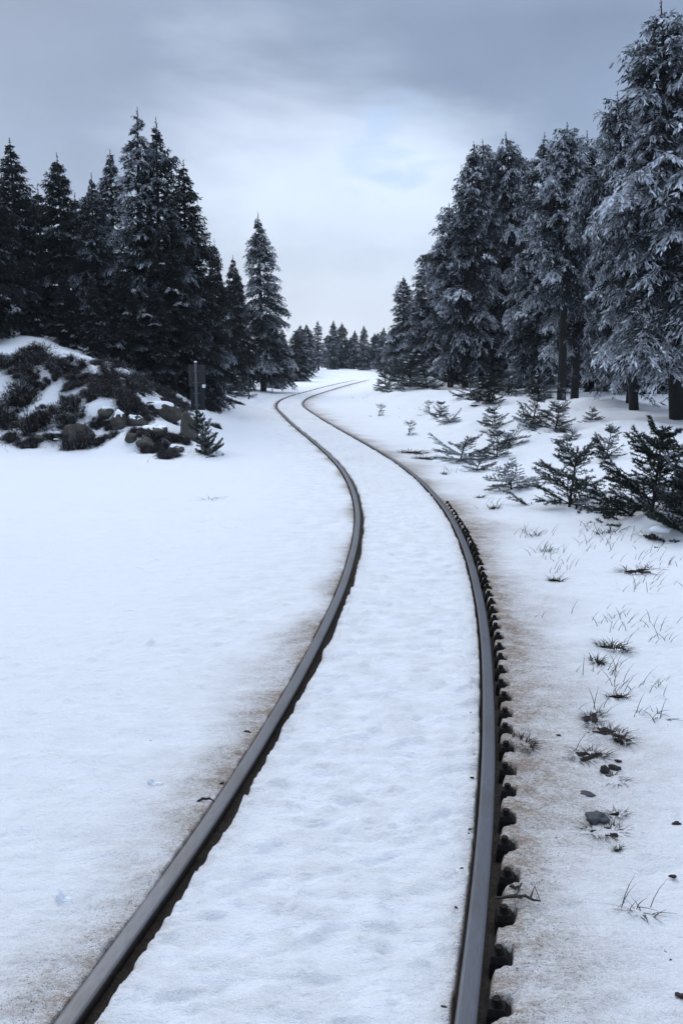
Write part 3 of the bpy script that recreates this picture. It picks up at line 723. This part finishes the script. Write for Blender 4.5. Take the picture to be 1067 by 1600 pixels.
yp = [young(31, .8, .50, .30, 4), young(32, .75, .38, .36, 2), young(33, .55, .48, .42, 4, .25, .05), young(34, 1.0, .62, .16, 4, thin=1.45), young(35, .6, .26, .30, 0, .1, -.25, .55)]
yh = [.8, .75, .55, 1.0, .6]
def place_young(k, px, row, toprow, label, wide=1., rz=None, sink=.05, name='young_spruce', group='young spruces'):
    x, y, z = hit(px, row); o = yp[k]
    if o['used']: o = copy_tree(o)
    o['used'] = 1
    sink = .30 * height_to(x, y, z, toprow); h = height_to(x, y, z, toprow) + sink; s = h / yh[k]
    o.location = (x, y, z - sink); o.scale = (s * wide, s * wide, s); o.rotation_euler = (_rt.uniform(-.2, .2), _rt.uniform(-.2, .2), rz if rz is not None else _rt.uniform(0, 6.28)); o.name = name
    tag(o, label, 'young spruce', group); return o
YG = 'young spruces poking through the snow'
place_young(3, 1015, 800, 668, 'largest young spruce, bushy and half cut by the right edge, snow on its lower boughs', 1.0, group=YG)
place_young(3, 1068, 835, 690, 'bushy young spruce in the right corner in front of the largest one', .75, group=YG)
place_young(0, 886, 792, 694, 'second largest young spruce with a white snow pocket in its middle', 1.05, group=YG)
place_young(2, 800, 766, 728, 'low sprawling young spruce just left of the one with the snow pocket', 1.5, group=YG)
place_young(2, 716, 720, 683, 'wide flat young spruce nearest the track rails', 1.5, group=YG)
place_young(2, 742, 735, 708, 'small drooping young spruce touching the wide flat one', 1.2, group=YG)
place_young(1, 776, 714, 672, 'slim young spruce in the middle of the cluster, tip bent over', 1.1, group=YG)
place_young(2, 802, 697, 668, 'round dark young spruce right of the slim one with the bent tip', 1.3, group=YG)
place_young(0, 773, 668, 636, 'rounded young spruce at the upper left of the cluster', 1.2, group=YG)
place_young(1, 827, 667, 618, 'upright young spruce below the long bare trunk', 1.2, group=YG)
place_young(0, 864, 673, 630, 'broad young spruce just right of the upright one', 1.2, group=YG)
place_young(2, 893, 687, 672, 'tiny snow-pressed young spruce at the foot of the broad one', 1.5, group=YG)
place_young(1, 945, 716, 666, 'lean pale young spruce with a long leader left of the largest one', .9, group=YG)
place_young(0, 925, 657, 638, 'tiny young spruce alone on the snow under the thick short trunk', 1.2, group=YG)
place_young(1, 688, 651, 628, 'small dark young spruce on the slope below the left corner of the right wood', 1.2, group=YG)
place_young(2, 706, 661, 645, 'small tilted young spruce right below the dark one on the slope', 1.5, group=YG)
place_young(4, 590, 650, 633, 'tiny bare seedling on open snow nearest the bend of the track', 1.5, group=YG)
place_young(4, 637, 680, 660, 'tiny bare seedling on open snow, the lower of the two', 1.6, group=YG)
place_young(4, 671, 645, 628, 'thin seedling beside the small dark young spruce on the slope', 1.5, group=YG)
place_young(0, 604, 607, 582, 'dark bush-like young spruce at the foot of the right wood beside the track bend', 1.1, group=YG)
place_young(0, 668, 607, 582, 'snow-laden young spruce heaped into a hump at the left corner of the right wood', 1.6, group=YG)
place_young(0, 735, 620, 590, 'frosted young spruce left of the snowy knoll under the thin trunks', 1.3, group=YG)
place_young(3, 765, 628, 584, 'frosted bushy young spruce at the foot of the thin trunk', 1.1, group=YG)
place_young(1, 795, 617, 580, 'frosted young spruce between the leaning trunk and the thin trunk', 1.3, group=YG)
place_young(0, 840, 622, 588, 'frosted young spruce against the base of the long bare trunk', 1.1, group=YG)
place_young(0, 640, 600, 555, 'low dark young spruce below the free-standing dark spruce', 1.5, group=YG)
place_young(1, 620, 596, 560, 'grey young spruce right of the bush at the track bend', 1.5, group=YG)
place_young(3, 329, 712, 645, 'young dark spruce growing right beside the foot of the sign post', .6, group=YG)
place_young(4, 105, 690, 645, 'young spruce with a frosted bare leader on the left bank', 1.4, group=YG)
place_young(0, 467, 591, 574, 'low dark spruce bush beside the far left side of the track', 1.5, group=YG)
place_young(0, 368, 618, 585, 'low dark spruce bush left of the thin marker pole', 1.4, group=YG)
place_young(0, 345, 612, 575, 'dark spruce bush at the edge of the left wood behind the sign', 1.4, group=YG)
place_young(0, 415, 592, 572, 'low spruce bush on the snow hump right of the frosted spruce', 1.5, group=YG)

# ------------------------------------------------------------------ heather, boulders on the left bank
def heather(seed, n, r, h):
    rs = np.random.RandomState(seed); mb = MB()
    nc = 9; ca = rs.uniform(0, 6.28, nc); cq = np.sqrt(rs.rand(nc)) * r * .85; cr = rs.uniform(.16, .42, nc) * r; ch = rs.uniform(.35, 1.1, nc) * h
    w_ = cr ** 1.6 / (cr ** 1.6).sum(); w_ /= w_.sum(); ci = rs.choice(nc, n, p=w_)
    a = rs.uniform(0, 6.28, n); q = np.abs(rs.normal(0, .5, n)); x = np.cos(ca[ci]) * cq[ci] + np.cos(a) * q * cr[ci]; y = np.sin(ca[ci]) * cq[ci] + np.sin(a) * q * cr[ci]
    hh = ch[ci] * np.exp(-q ** 2) * rs.uniform(.4, 1.1, n)
    out = np.stack([np.cos(a) * q, np.sin(a) * q, 0 * a], 1)
    for s in range(4):
        P = np.stack([x + rs.normal(0, .02, n), y + rs.normal(0, .02, n), hh * (.05 + .24 * s) - .05], 1) + out * (.05 * s)
        D = unit(out * .7 + [0, 0, .75] + rs.normal(0, .5, (n, 3)))
        ln = rs.uniform(.05, .15, n); w = rs.uniform(.002, .0065, n)
        sprigs(mb, P, D, ln, w, rs, np.clip(.10 + .14 * rs.normal(size=n) + .08 * s + (rs.rand(n) < .05) * .6, 0, 1))
    for i in range(nc): blob(mb, (math.cos(ca[i]) * cq[i], math.sin(ca[i]) * cq[i], -.02), (cr[i] * .5, cr[i] * .45, ch[i] * .40), rs, 2, .7, 2, .3, ca[i], .02)
    return mb.mesh('heather_shrub', m_heath)
hms = [heather(41, 4200, .75, .45), heather(42, 2600, .55, .32), heather(43, 3800, .9, .28), heather(44, 3000, .8, .30)]
HG = 'heather clumps on the left bank'
HS = 'dark brown heather clump breaking through the snow of the left bank'
def place_heather(k, px, row, sx, sz, label=HS, sy=None):
    x, y, z = hit(px, row); o = bpy.data.objects.new('heather_shrub', hms[k])
    o.location = (x, y, z); e_ = .25; nn_ = Vector((float(terrain(x - e_, y) - terrain(x + e_, y)), float(terrain(x, y - e_) - terrain(x, y + e_)), 2 * e_)).normalized()
    nn_ = (nn_ * .75 + Vector((0, 0, .25))).normalized()
    o.scale = (sx, sy or sx, sz); q_ = nn_.to_track_quat('Z', 'Y'); o.rotation_euler = (q_ @ Vector((0, 0, 1)).rotation_difference(Vector((0, 0, 1)))).to_euler(); o.rotation_euler.rotate_axis('Z', _rt.uniform(0, 6.28)); link(o); tag(o, label, 'heather', HG)
place_heather(0, 5, 645, 1.3, 1.7, 'tall almost black heather bush at the left edge on the bank')
place_heather(2, 112, 680, .45, .9, 'dark heather patch growing on top of the mossy boulder')
place_heather(0, 80, 662, 1.05, 1.35, 'rounded dark heather mound in front of the bank, left of the young frosted leader')
place_heather(1, 130, 695, .7, 1.3, 'brown heather tuft hanging over a boulder at the foot of the bank')
for k, px, row, sx, sz in ((2, 30, 560, .9, 1.2), (2, 75, 567, .9, 1.2), (1, 110, 575, .9, 1.3), (2, 140, 583, .9, 1.2), (0, 165, 592, .8, 1.1), (2, 195, 590, .8, 1.2), (0, 150, 610, .6, 1.0),
                           (0, 200, 640, .6, 1.4), (1, 190, 622, .8, 1.2), (2, 235, 605, .7, 1.2), (0, 255, 618, .6, 1.2), (2, 275, 628, .7, 1.1), (1, 225, 640, .8, 1.2), (0, 285, 652, .5, 1.2),
                           (1, 250, 690, .7, 1.0), (2, 265, 712, .35, .7), (1, 240, 705, .45, .8), (2, 20, 685, .55, .9), (1, 45, 695, .55, .9), (1, 10, 665, .7, 1.2), (2, 282, 690, .4, .9), (2, 210, 600, .7, 1.0),
                           (0, 330, 640, .6, 1.1), (1, 338, 668, .4, .8), (2, 300, 600, .9, 1.3), (1, 335, 612, .8, 1.2), (2, 365, 628, .6, .8), (1, 60, 600, .5, .8), (1, 55, 590, .6, 1.0), (0, 215, 655, .5, .9), (1, 178, 668, .3, .5)):
    place_heather(k, px, row, sx * _rt.uniform(.6, 1.15), sz * _rt.uniform(.45, .9))
_hr = random.Random(9)
for _ in range(46):                                   # thin scrub between the bigger clumps
    px = _hr.uniform(10, 300); row = 585 + .18 * (px - 10) + _hr.uniform(-25, 85)
    place_heather(_hr.randint(0, 3), px, row, _hr.uniform(.18, .5), _hr.uniform(.25, .6))
def boulder(px, row, w, d, h, rz, label, seed, cap=True, sink=.25):
    x, y, z = hit(px, row); rs = np.random.RandomState(seed); mb = MB()
    v, f = ico(4); off = rs.uniform(-20, 20, 3)
    k = np.array([mnoise.fractal(Vector(p_ * 1.1 + off), .8, 2.1, 5) for p_ in v])
    cell = np.array([mnoise.voronoi(Vector(p_ * 1.3 + off))[0][0] for p_ in v])
    pl = unit(rs.normal(size=(13, 3))); pd = rs.uniform(.62, .95, 13); dots = np.maximum(v @ pl.T, .05); s_ = np.minimum(1.12, (pd / dots).min(1)) * (1 + .10 * k + .12 * (cell - .3)); w_ = v * s_[:, None] * [w / 2, d / 2, h * .62]
    w_[:, 2] += h * (.62 - sink) * .6
    cr, sr = math.cos(rz), math.sin(rz); w_ = np.stack([w_[:, 0] * cr - w_[:, 1] * sr, w_[:, 0] * sr + w_[:, 1] * cr, w_[:, 2]], 1)
    mb.add(w_, None, f); o = mb.obj('boulder', m_rock, None, True); o.location = (x, y, z)
    tag(o, label, 'boulder', 'boulders on the left bank')
    if cap:
        nrm = unit(v / np.array([w / 2, d / 2, h * .62])); k2 = np.array([mnoise.fractal(Vector(p_ * 2.6 + off), .8, 2.1, 4) for p_ in v]); keep = (w_[:, 2] - w_[:, 2].min()) / np.ptp(w_[:, 2]) + .22 * k2 > .80
        lift = np.clip(((w_[:, 2] - w_[:, 2].min()) / np.ptp(w_[:, 2]) + .22 * k2 - .80) * 5, 0, 1)
        cv_ = w_ + np.array([0, 0, 1]) * (.004 + .045 * lift)[:, None] * h / .5
        ff = f[keep[f].all(1)]; mc = MB(); us_, iv_ = np.unique(ff, return_inverse=True); mc.add(cv_[us_], None, iv_.reshape(-1, 3)); mc.obj('snow_cap', m_snow, o, True)
    return o
boulder(185, 668, .42, .5, .36, .3, 'small grey boulder left of centre at the foot of the bank, snow behind it', 51)
boulder(255, 652, 1.0, .6, .38, .1, 'long flat grey boulder, topmost of the group beside the sign', 52)
boulder(294, 682, .42, .5, .55, .2, 'upright grey boulder just left of the sign post', 53, False)
boulder(240, 682, .62, .4, .28, -.3, 'low dark boulder leaning below the long flat one', 54)
boulder(215, 664, .4, .4, .26, .8, 'small boulder wedged between the flat boulder and the small grey one', 55)
boulder(122, 696, .66, .5, .48, .1, 'brown mossy boulder at the front of the bank under hanging heather', 56, False)

for k_, (px, row, w, h) in enumerate(((165, 650, .34, .2), (205, 690, .3, .18), (228, 697, .36, .22), (275, 705, .30, .15), (60, 690, .34, .2), (180, 600, .4, .22))):
    boulder(px, row, w, w * .8, h, _hr.uniform(0, 3), 'small dark rock poking out of the snow among the heather of the left bank', 60 + k_, k_ % 3 == 0)

# ------------------------------------------------------------------ sign and marker pole
def build_sign():
    x, y, z = hit(309, 690); root = empty('track_sign', (x, y, z), .12)
    k = y / FPX / math.cos(TILT)                                     # metres per photo pixel at the sign
    H = height_to(x, y, z, 566)
    mb = MB(); tube(mb, [(0, 0, -.3), (0, 0, H * .5), (0, 0, H)], .027, 12); mb.obj('post', m_post, root, True)
    def panel(name, m, px0, px1, r0, r1, yy=.055):
        z0, z1 = height_to(x, y, z, r1), height_to(x, y, z, r0)
        mb = MB(); box(mb, ((px0 - 309) * k, yy, z0), ((px1 - 309) * k, yy + .02, z1))
        o = mb.obj(name, m, root); b = o.modifiers.new('bevel', 'BEVEL'); b.width = .004; b.segments = 2; return o
    panel('upper_board', m_panel_black, 298, 323, 570, 605)
    panel('lower_board', m_panel, 300, 322, 607, 641)
    o = panel('white_tab', m_white, 318, 323, 601, 606, .03)
    for rr in (580, 598, 615, 633):
        zc = height_to(x, y, z, rr); mb = MB(); box(mb, (-.06, .03, zc - .012), (.06, .054, zc + .012)); box(mb, (-.045, -.042, zc - .010), (.045, .03, zc + .010)); mb.obj('bracket', m_post, root)
    mb = MB(); blob(mb, (0, 0, H + .003), (.034, .034, .018), np.random.RandomState(2), 2, .3); mb.obj('snow_cap', m_snow, root, True)
    tag(root, 'grey sign post seen from behind with a black board above a dark grey board', 'sign')
build_sign()
def build_pole():
    x, y, z = hit(389, 624); H = height_to(x, y, z, 572); mb = MB()
    tube(mb, [(0, 0, -.3), (.0, 0, H * .4), (-.03, 0, H)], [.03, .028, .024], 8)
    o = mb.obj('marker_pole', m_pole, None, True); o.location = (x, y, z); tag(o, 'thin dark snow marker pole left of the track in front of the frosted spruce', 'pole')
build_pole()

# ------------------------------------------------------------------ grass tufts, stones, debris
def grass(seed, n, r, h, core=True, spread=.6, lie=.4):
    rs = np.random.RandomState(seed); mb = MB()
    for _ in range(n):
        a = rs.uniform(0, 6.28); q = math.sqrt(rs.rand()) * r; az = a + rs.normal(0, .8); L = h * rs.uniform(.5, 1.3)
        s = np.linspace(0, 1, 4); li = rs.uniform(.1, 1) * spread
        P = np.array([math.cos(a) * q * 1.3, math.sin(a) * q * .7, -.01]) + np.array([math.cos(az), math.sin(az), 0]) * (L * li * s + L * lie * s ** 2.2)[:, None]
        P[:, 2] += L * (1 - .5 * li) * (s - .45 * s ** 2)
        w = np.array([.0022, .002, .0014, .0004]) * rs.uniform(.6, 1.4); S = np.array([-math.sin(az), math.cos(az), .3])
        V = np.concatenate([P - S * w[:, None], P + S * w[:, None]])
        mb.add(V, [(0, 1, 5, 4), (1, 2, 6, 5), (2, 3, 7, 6)], None, np.clip(rs.normal(.22, .16), 0, .8))
    if core:
        for _ in range(3): blob(mb, (rs.normal(0, r * .5), rs.normal(0, r * .25), 0), (r * rs.uniform(.3, .6), r * rs.uniform(.15, .3), h * .13), rs, 2, .8, 2.2, .3, 0, .0)
    return mb.mesh('grass_tuft', m_grass)
gms = [grass(61, 130, .075, .10), grass(62, 60, .05, .09), grass(63, 110, .11, .07, True, 1.0, .7), grass(64, 26, .05, .12, False), grass(65, 16, .06, .07, False, 1.2, .9)]
GG = 'grass tufts on the right shoulder'
def place_grass(k, px, row, s, label, sz=1., rz=None, group=GG):
    x, y, z = hit(px, row); o = bpy.data.objects.new('grass_tuft', gms[k]); o.location = (x, y, z + .004)
    s = s * .74; o.scale = (s, s, s * sz * .72); o.rotation_euler = (0, 0, rz if rz is not None else _rt.uniform(0, 6.28)); link(o); tag(o, label, 'grass tuft', group)
for k, px, row, s, lab, rz in (
    (2, 1000, 893, 1.9, 'brown matted grass mound near the right edge below the young spruces', .2), (1, 868, 908, 1.4, 'small dark grass tuft above the faint stalks, midway across the right shoulder', 0),
    (0, 958, 1015, 1.5, 'densest dark grass tuft on the right shoulder, stalks sticking up', 0), (1, 932, 1035, 1.3, 'thin grass tuft just below left of the densest one', 0),
    (1, 962, 1091, 1.2, 'small fine grass tuft on the right shoulder, alone between two denser patches', 0), (2, 925, 1123, .9, 'dark spiky grass tuft, uppermost of the close row right of the rail', 0),
    (2, 950, 1148, 1.1, 'long dark lying grass tuft in the middle of the close row', 2.6), (1, 970, 1160, 1.1, 'dark grass tuft at the right end of the lying one', 0),
    (2, 920, 1183, .95, 'flat wide grass tuft at the lower left of the close row', 0), (0, 818, 1166, 1.15, 'dark grass tuft right beside the rail fastenings', 0),
    (4, 1022, 1118, 1.4, 'few bent dark twigs of grass right of the close row', 0), (2, 960, 1220, .7, 'grass tuft growing around two small black stones', 0),
    (1, 962, 1275, .8, 'compact dark grass tuft above the grey flat stone', 0), (1, 964, 1329, .45, 'very small grass tuft below the grey flat stone', 0),
    (4, 995, 1424, 1.0, 'sparse lying grass stalks near the lower right corner', 0), (2, 645, 708, 3.4, 'dark strip of grass beside the right rail in the bend, upper end', 2.3), (2, 663, 717, 2.6, 'dark strip of grass beside the right rail in the bend, lower end', 2.3),
    (1, 694, 741, 1.6, 'small dark grass tuft below the grass strip, by the wide flat spruce', 0), (1, 771, 795, 1.8, 'small pair of dark grass blades right of the first rail fastenings', 0), (1, 750, 778, 1.6, 'pointed dark grass clump close above the first rail fastenings', 0),
    (4, 660, 640, 2.6, 'faint line of grass on the slope below the hump of the right wood', 0), (3, 938, 835, 2.0, 'upright grass stalks below the snow-pocket spruce', 0), (3, 960, 832, 2.0, 'leaning grass stalks left of the bottom of the largest young spruce', 0),
    (3, 852, 862, 1.7, 'airy grass stalks on the shoulder, upper patch', 0), (3, 835, 838, 1.7, 'airy grass stalks on the shoulder, nearest the rail', 0), (4, 1000, 835, 2.0, 'broken grass stem lying below the largest young spruce', 0)):
    place_grass(k, px, row, s, lab, 1., rz if rz else None)
place_grass(4, 333, 781, 2.0, 'single bent twig of dry grass alone on the wide left snowfield', 1.4, 0, 'lone grass on the left snowfield')
# fine single stalks nobody could count
def stalks():
    rs = np.random.RandomState(77); mb = MB()
    spots = [(835, 835, 30, 26), (855, 865, 30, 30), (930, 828, 40, 34), (960, 840, 50, 30), (880, 890, 30, 16), (945, 970, 75, 34), (1005, 985, 60, 26), (1010, 920, 50, 30), (945, 1050, 35, 26), (1010, 1075, 40, 18), (960, 1075, 25, 18),
             (1035, 1000, 30, 16), (900, 855, 30, 14), (770, 790, 20, 14), (1010, 1120, 40, 14), (985, 870, 50, 26), (1045, 880, 25, 18), (930, 1110, 30, 10), (990, 1420, 35, 8), (905, 1175, 30, 8), (700, 735, 25, 10), (275, 705, 40, 30), (40, 690, 50, 40), (300, 630, 30, 20), (650, 640, 30, 14), (560, 622, 14, 6)]
    for px, row, rad, n in spots:
        for _ in range(int(n * .7)):
            x, y, z = hit(px + rs.normal(0, rad * .55), row + rs.normal(0, rad * .16))
            az = rs.uniform(-1.0, .6) if rs.rand() < .7 else rs.uniform(0, 6.28); L = rs.uniform(.05, .15); s = np.linspace(0, 1, 4); li = rs.uniform(.2, 1.0)
            P = np.array([x, y, z]) + np.array([math.cos(az), math.sin(az), 0]) * (L * li * (s * .6 + s ** 2 * .6))[:, None]; P[:, 2] += L * (s - .4 * li * s ** 2) - .005
            w = np.array([.0015, .0014, .0011, .0004]) * (1 + y / 14); S = np.array([1, 0, .2])
            mb.add(np.concatenate([P - S * w[:, None], P + S * w[:, None]]), [(0, 1, 5, 4), (1, 2, 6, 5), (2, 3, 7, 6)], None, np.clip(rs.normal(.42, .2), 0, 1))
    tag(mb.obj('dry_stalks', m_grass), 'fine dry grass stalks scattered through the snow', 'grass', kind='stuff')
stalks()
def stone(name, px, row, size, m, label, cat, seed, rz=0, rough=.35, group=None, up=.0, flat=.4):
    x, y, z = hit(px, row); mb = MB(); blob(mb, (0, 0, 0), size, np.random.RandomState(seed), 3, rough, 1.4, flat)
    o = mb.obj(name, m, None, True); o.location = (x, y, z + up); o.rotation_euler = (0, 0, rz); tag(o, label, cat, group); return o
SG = 'stones on the right shoulder'
stone('flat_stone', 932, 1283, (.042, .036, .020), m_slate, 'largest flat grey stone on the right shoulder with dark grass at its front edge', 'stone', 81, .3, .55, SG, .012)
stone('flat_stone', 915, 1243, (.036, .022, .012), m_slate, 'thin grey stone sliver above the largest flat stone', 'stone', 82, -.3, .3, SG, .004)
stone('flat_stone', 944, 1206, (.022, .018, .026), m_clod, 'left of two small black stones standing by a grass tuft', 'stone', 83, .5, .4, SG, .004)
stone('flat_stone', 959, 1203, (.028, .016, .022), m_clod, 'right of two small black stones standing by a grass tuft', 'stone', 84, -.4, .4, SG, .004)
place_grass(2, 945, 1300, .85, 'dark matted grass under the front edge of the largest flat stone', 1., .1)
DG = 'dark specks of debris on the snow'
DLAB = {'bed': 'tiny dark debris flake on the snow between the rails, near the right rail', 'right': 'small black debris bit on the snow at the far right of the shoulder', 'left': 'small dark debris bit on the dirty snow left of the left rail'}
for i, (px, row, s, where) in enumerate(((740, 1180, .7, 'bed'), (737, 1216, .9, 'bed'), (731, 1261, 1.2, 'bed'), (734, 1297, .8, 'bed'), (732, 1303, .5, 'bed'), (721, 1358, .7, 'bed'), (712, 1419, .7, 'bed'), (693, 1575, .8, 'bed'), (739, 1146, .5, 'bed'), (735, 1114, .5, 'bed'),
                                     (1056, 1288, 1.6, 'right'), (1050, 1371, 1.3, 'right'), (1037, 1490, 1.2, 'right'), (1064, 1558, 1.6, 'right'), (1046, 1502, .7, 'right'), (965, 1190, 1.5, 'right'), (872, 1150, 1.0, 'right'),
                                     (387, 1145, 1.8, 'left'), (372, 1188, .9, 'left'), (347, 1225, 1.0, 'left'), (236, 1158, .4, 'left'))):
    stone('debris', px, row, (.010 * s, .006 * s, .005 * s), m_clod, DLAB[where], 'debris', 100 + i, _rt.uniform(-.5, .5), .6, DG, .002)
def twig(px, row, L, az, label, seed, lift=.01, forks=3):
    x, y, z = hit(px, row); rs = np.random.RandomState(seed); mb = MB(); s = np.linspace(0, 1, 7)
    P = np.stack([(s - .5) * L, rs.normal(0, .006, 7), lift + .012 * np.sin(s * 3.1)], 1); tube(mb, P, np.array([.003, .005, .006, .005, .005, .004, .002]), 6)
    for _ in range(forks):
        q = rs.uniform(.3, .8); o_ = np.array([np.interp(q, s, P[:, c]) for c in range(3)]); tube(mb, [o_, o_ + [L * .12, rs.normal(0, .03), .006], o_ + [L * .22, rs.normal(0, .04), -.002]], [.004, .003, .001], 5)
    o = mb.obj('twig', m_clod, None, True); o.location = (x, y, z); o.rotation_euler = (0, 0, az); tag(o, label, 'twig', 'twigs by the rails')
twig(808, 1414, .15, -.15, 'forked black twig lying across a rail fastening in the foreground', 91, .02)
twig(805, 1394, .045, -.5, 'short black twig just above the forked one beside the rail', 92, .012)
twig(322, 1254, .075, .1, 'thin dark twig on dirty snow left of the left rail', 93, .002, 0)
def ice(px, row, s, label, seed):
    x, y, z = hit(px, row); rs = np.random.RandomState(seed); mb = MB()
    blob(mb, (0, 0, .0), (.018 * s, .013 * s, .03 * s), rs, 3, .5, 1.6, .2); blob(mb, (.03 * s, -.004, 0), (.03 * s, .012 * s, .008 * s), rs, 3, .5, 1.8, .2)
    o = mb.obj('ice_lump', m_ice, None, True); o.location = (x, y, z - .002); tag(o, label, 'ice lump', 'ice lumps on the left snow')
ice(236, 1224, .8, 'pointed ice lump standing on the snow left of the left rail', 95)
ice(95, 1405, 1.0, 'rounded pale snow lump near the lower left edge of the photo', 96)

# ------------------------------------------------------------------ frosty air between here and the far spruces
def build_haze():
    m = bpy.data.materials.new('cold_air'); m.use_nodes = True; t = m.node_tree; t.nodes.clear()
    v = N(t, 'ShaderNodeVolumePrincipled'); v.inputs['Color'].default_value = (.80, .88, 1, 1); v.inputs['Density'].default_value = .0004; v.inputs['Anisotropy'].default_value = .2
    o_ = N(t, 'ShaderNodeOutputMaterial'); t.links.new(v.outputs[0], o_.inputs['Volume'])
    mb = MB(); box(mb, (-260, -60, -4), (320, 420, 26)); o = mb.obj('haze', m); tag(o, kind='stuff')
build_haze()
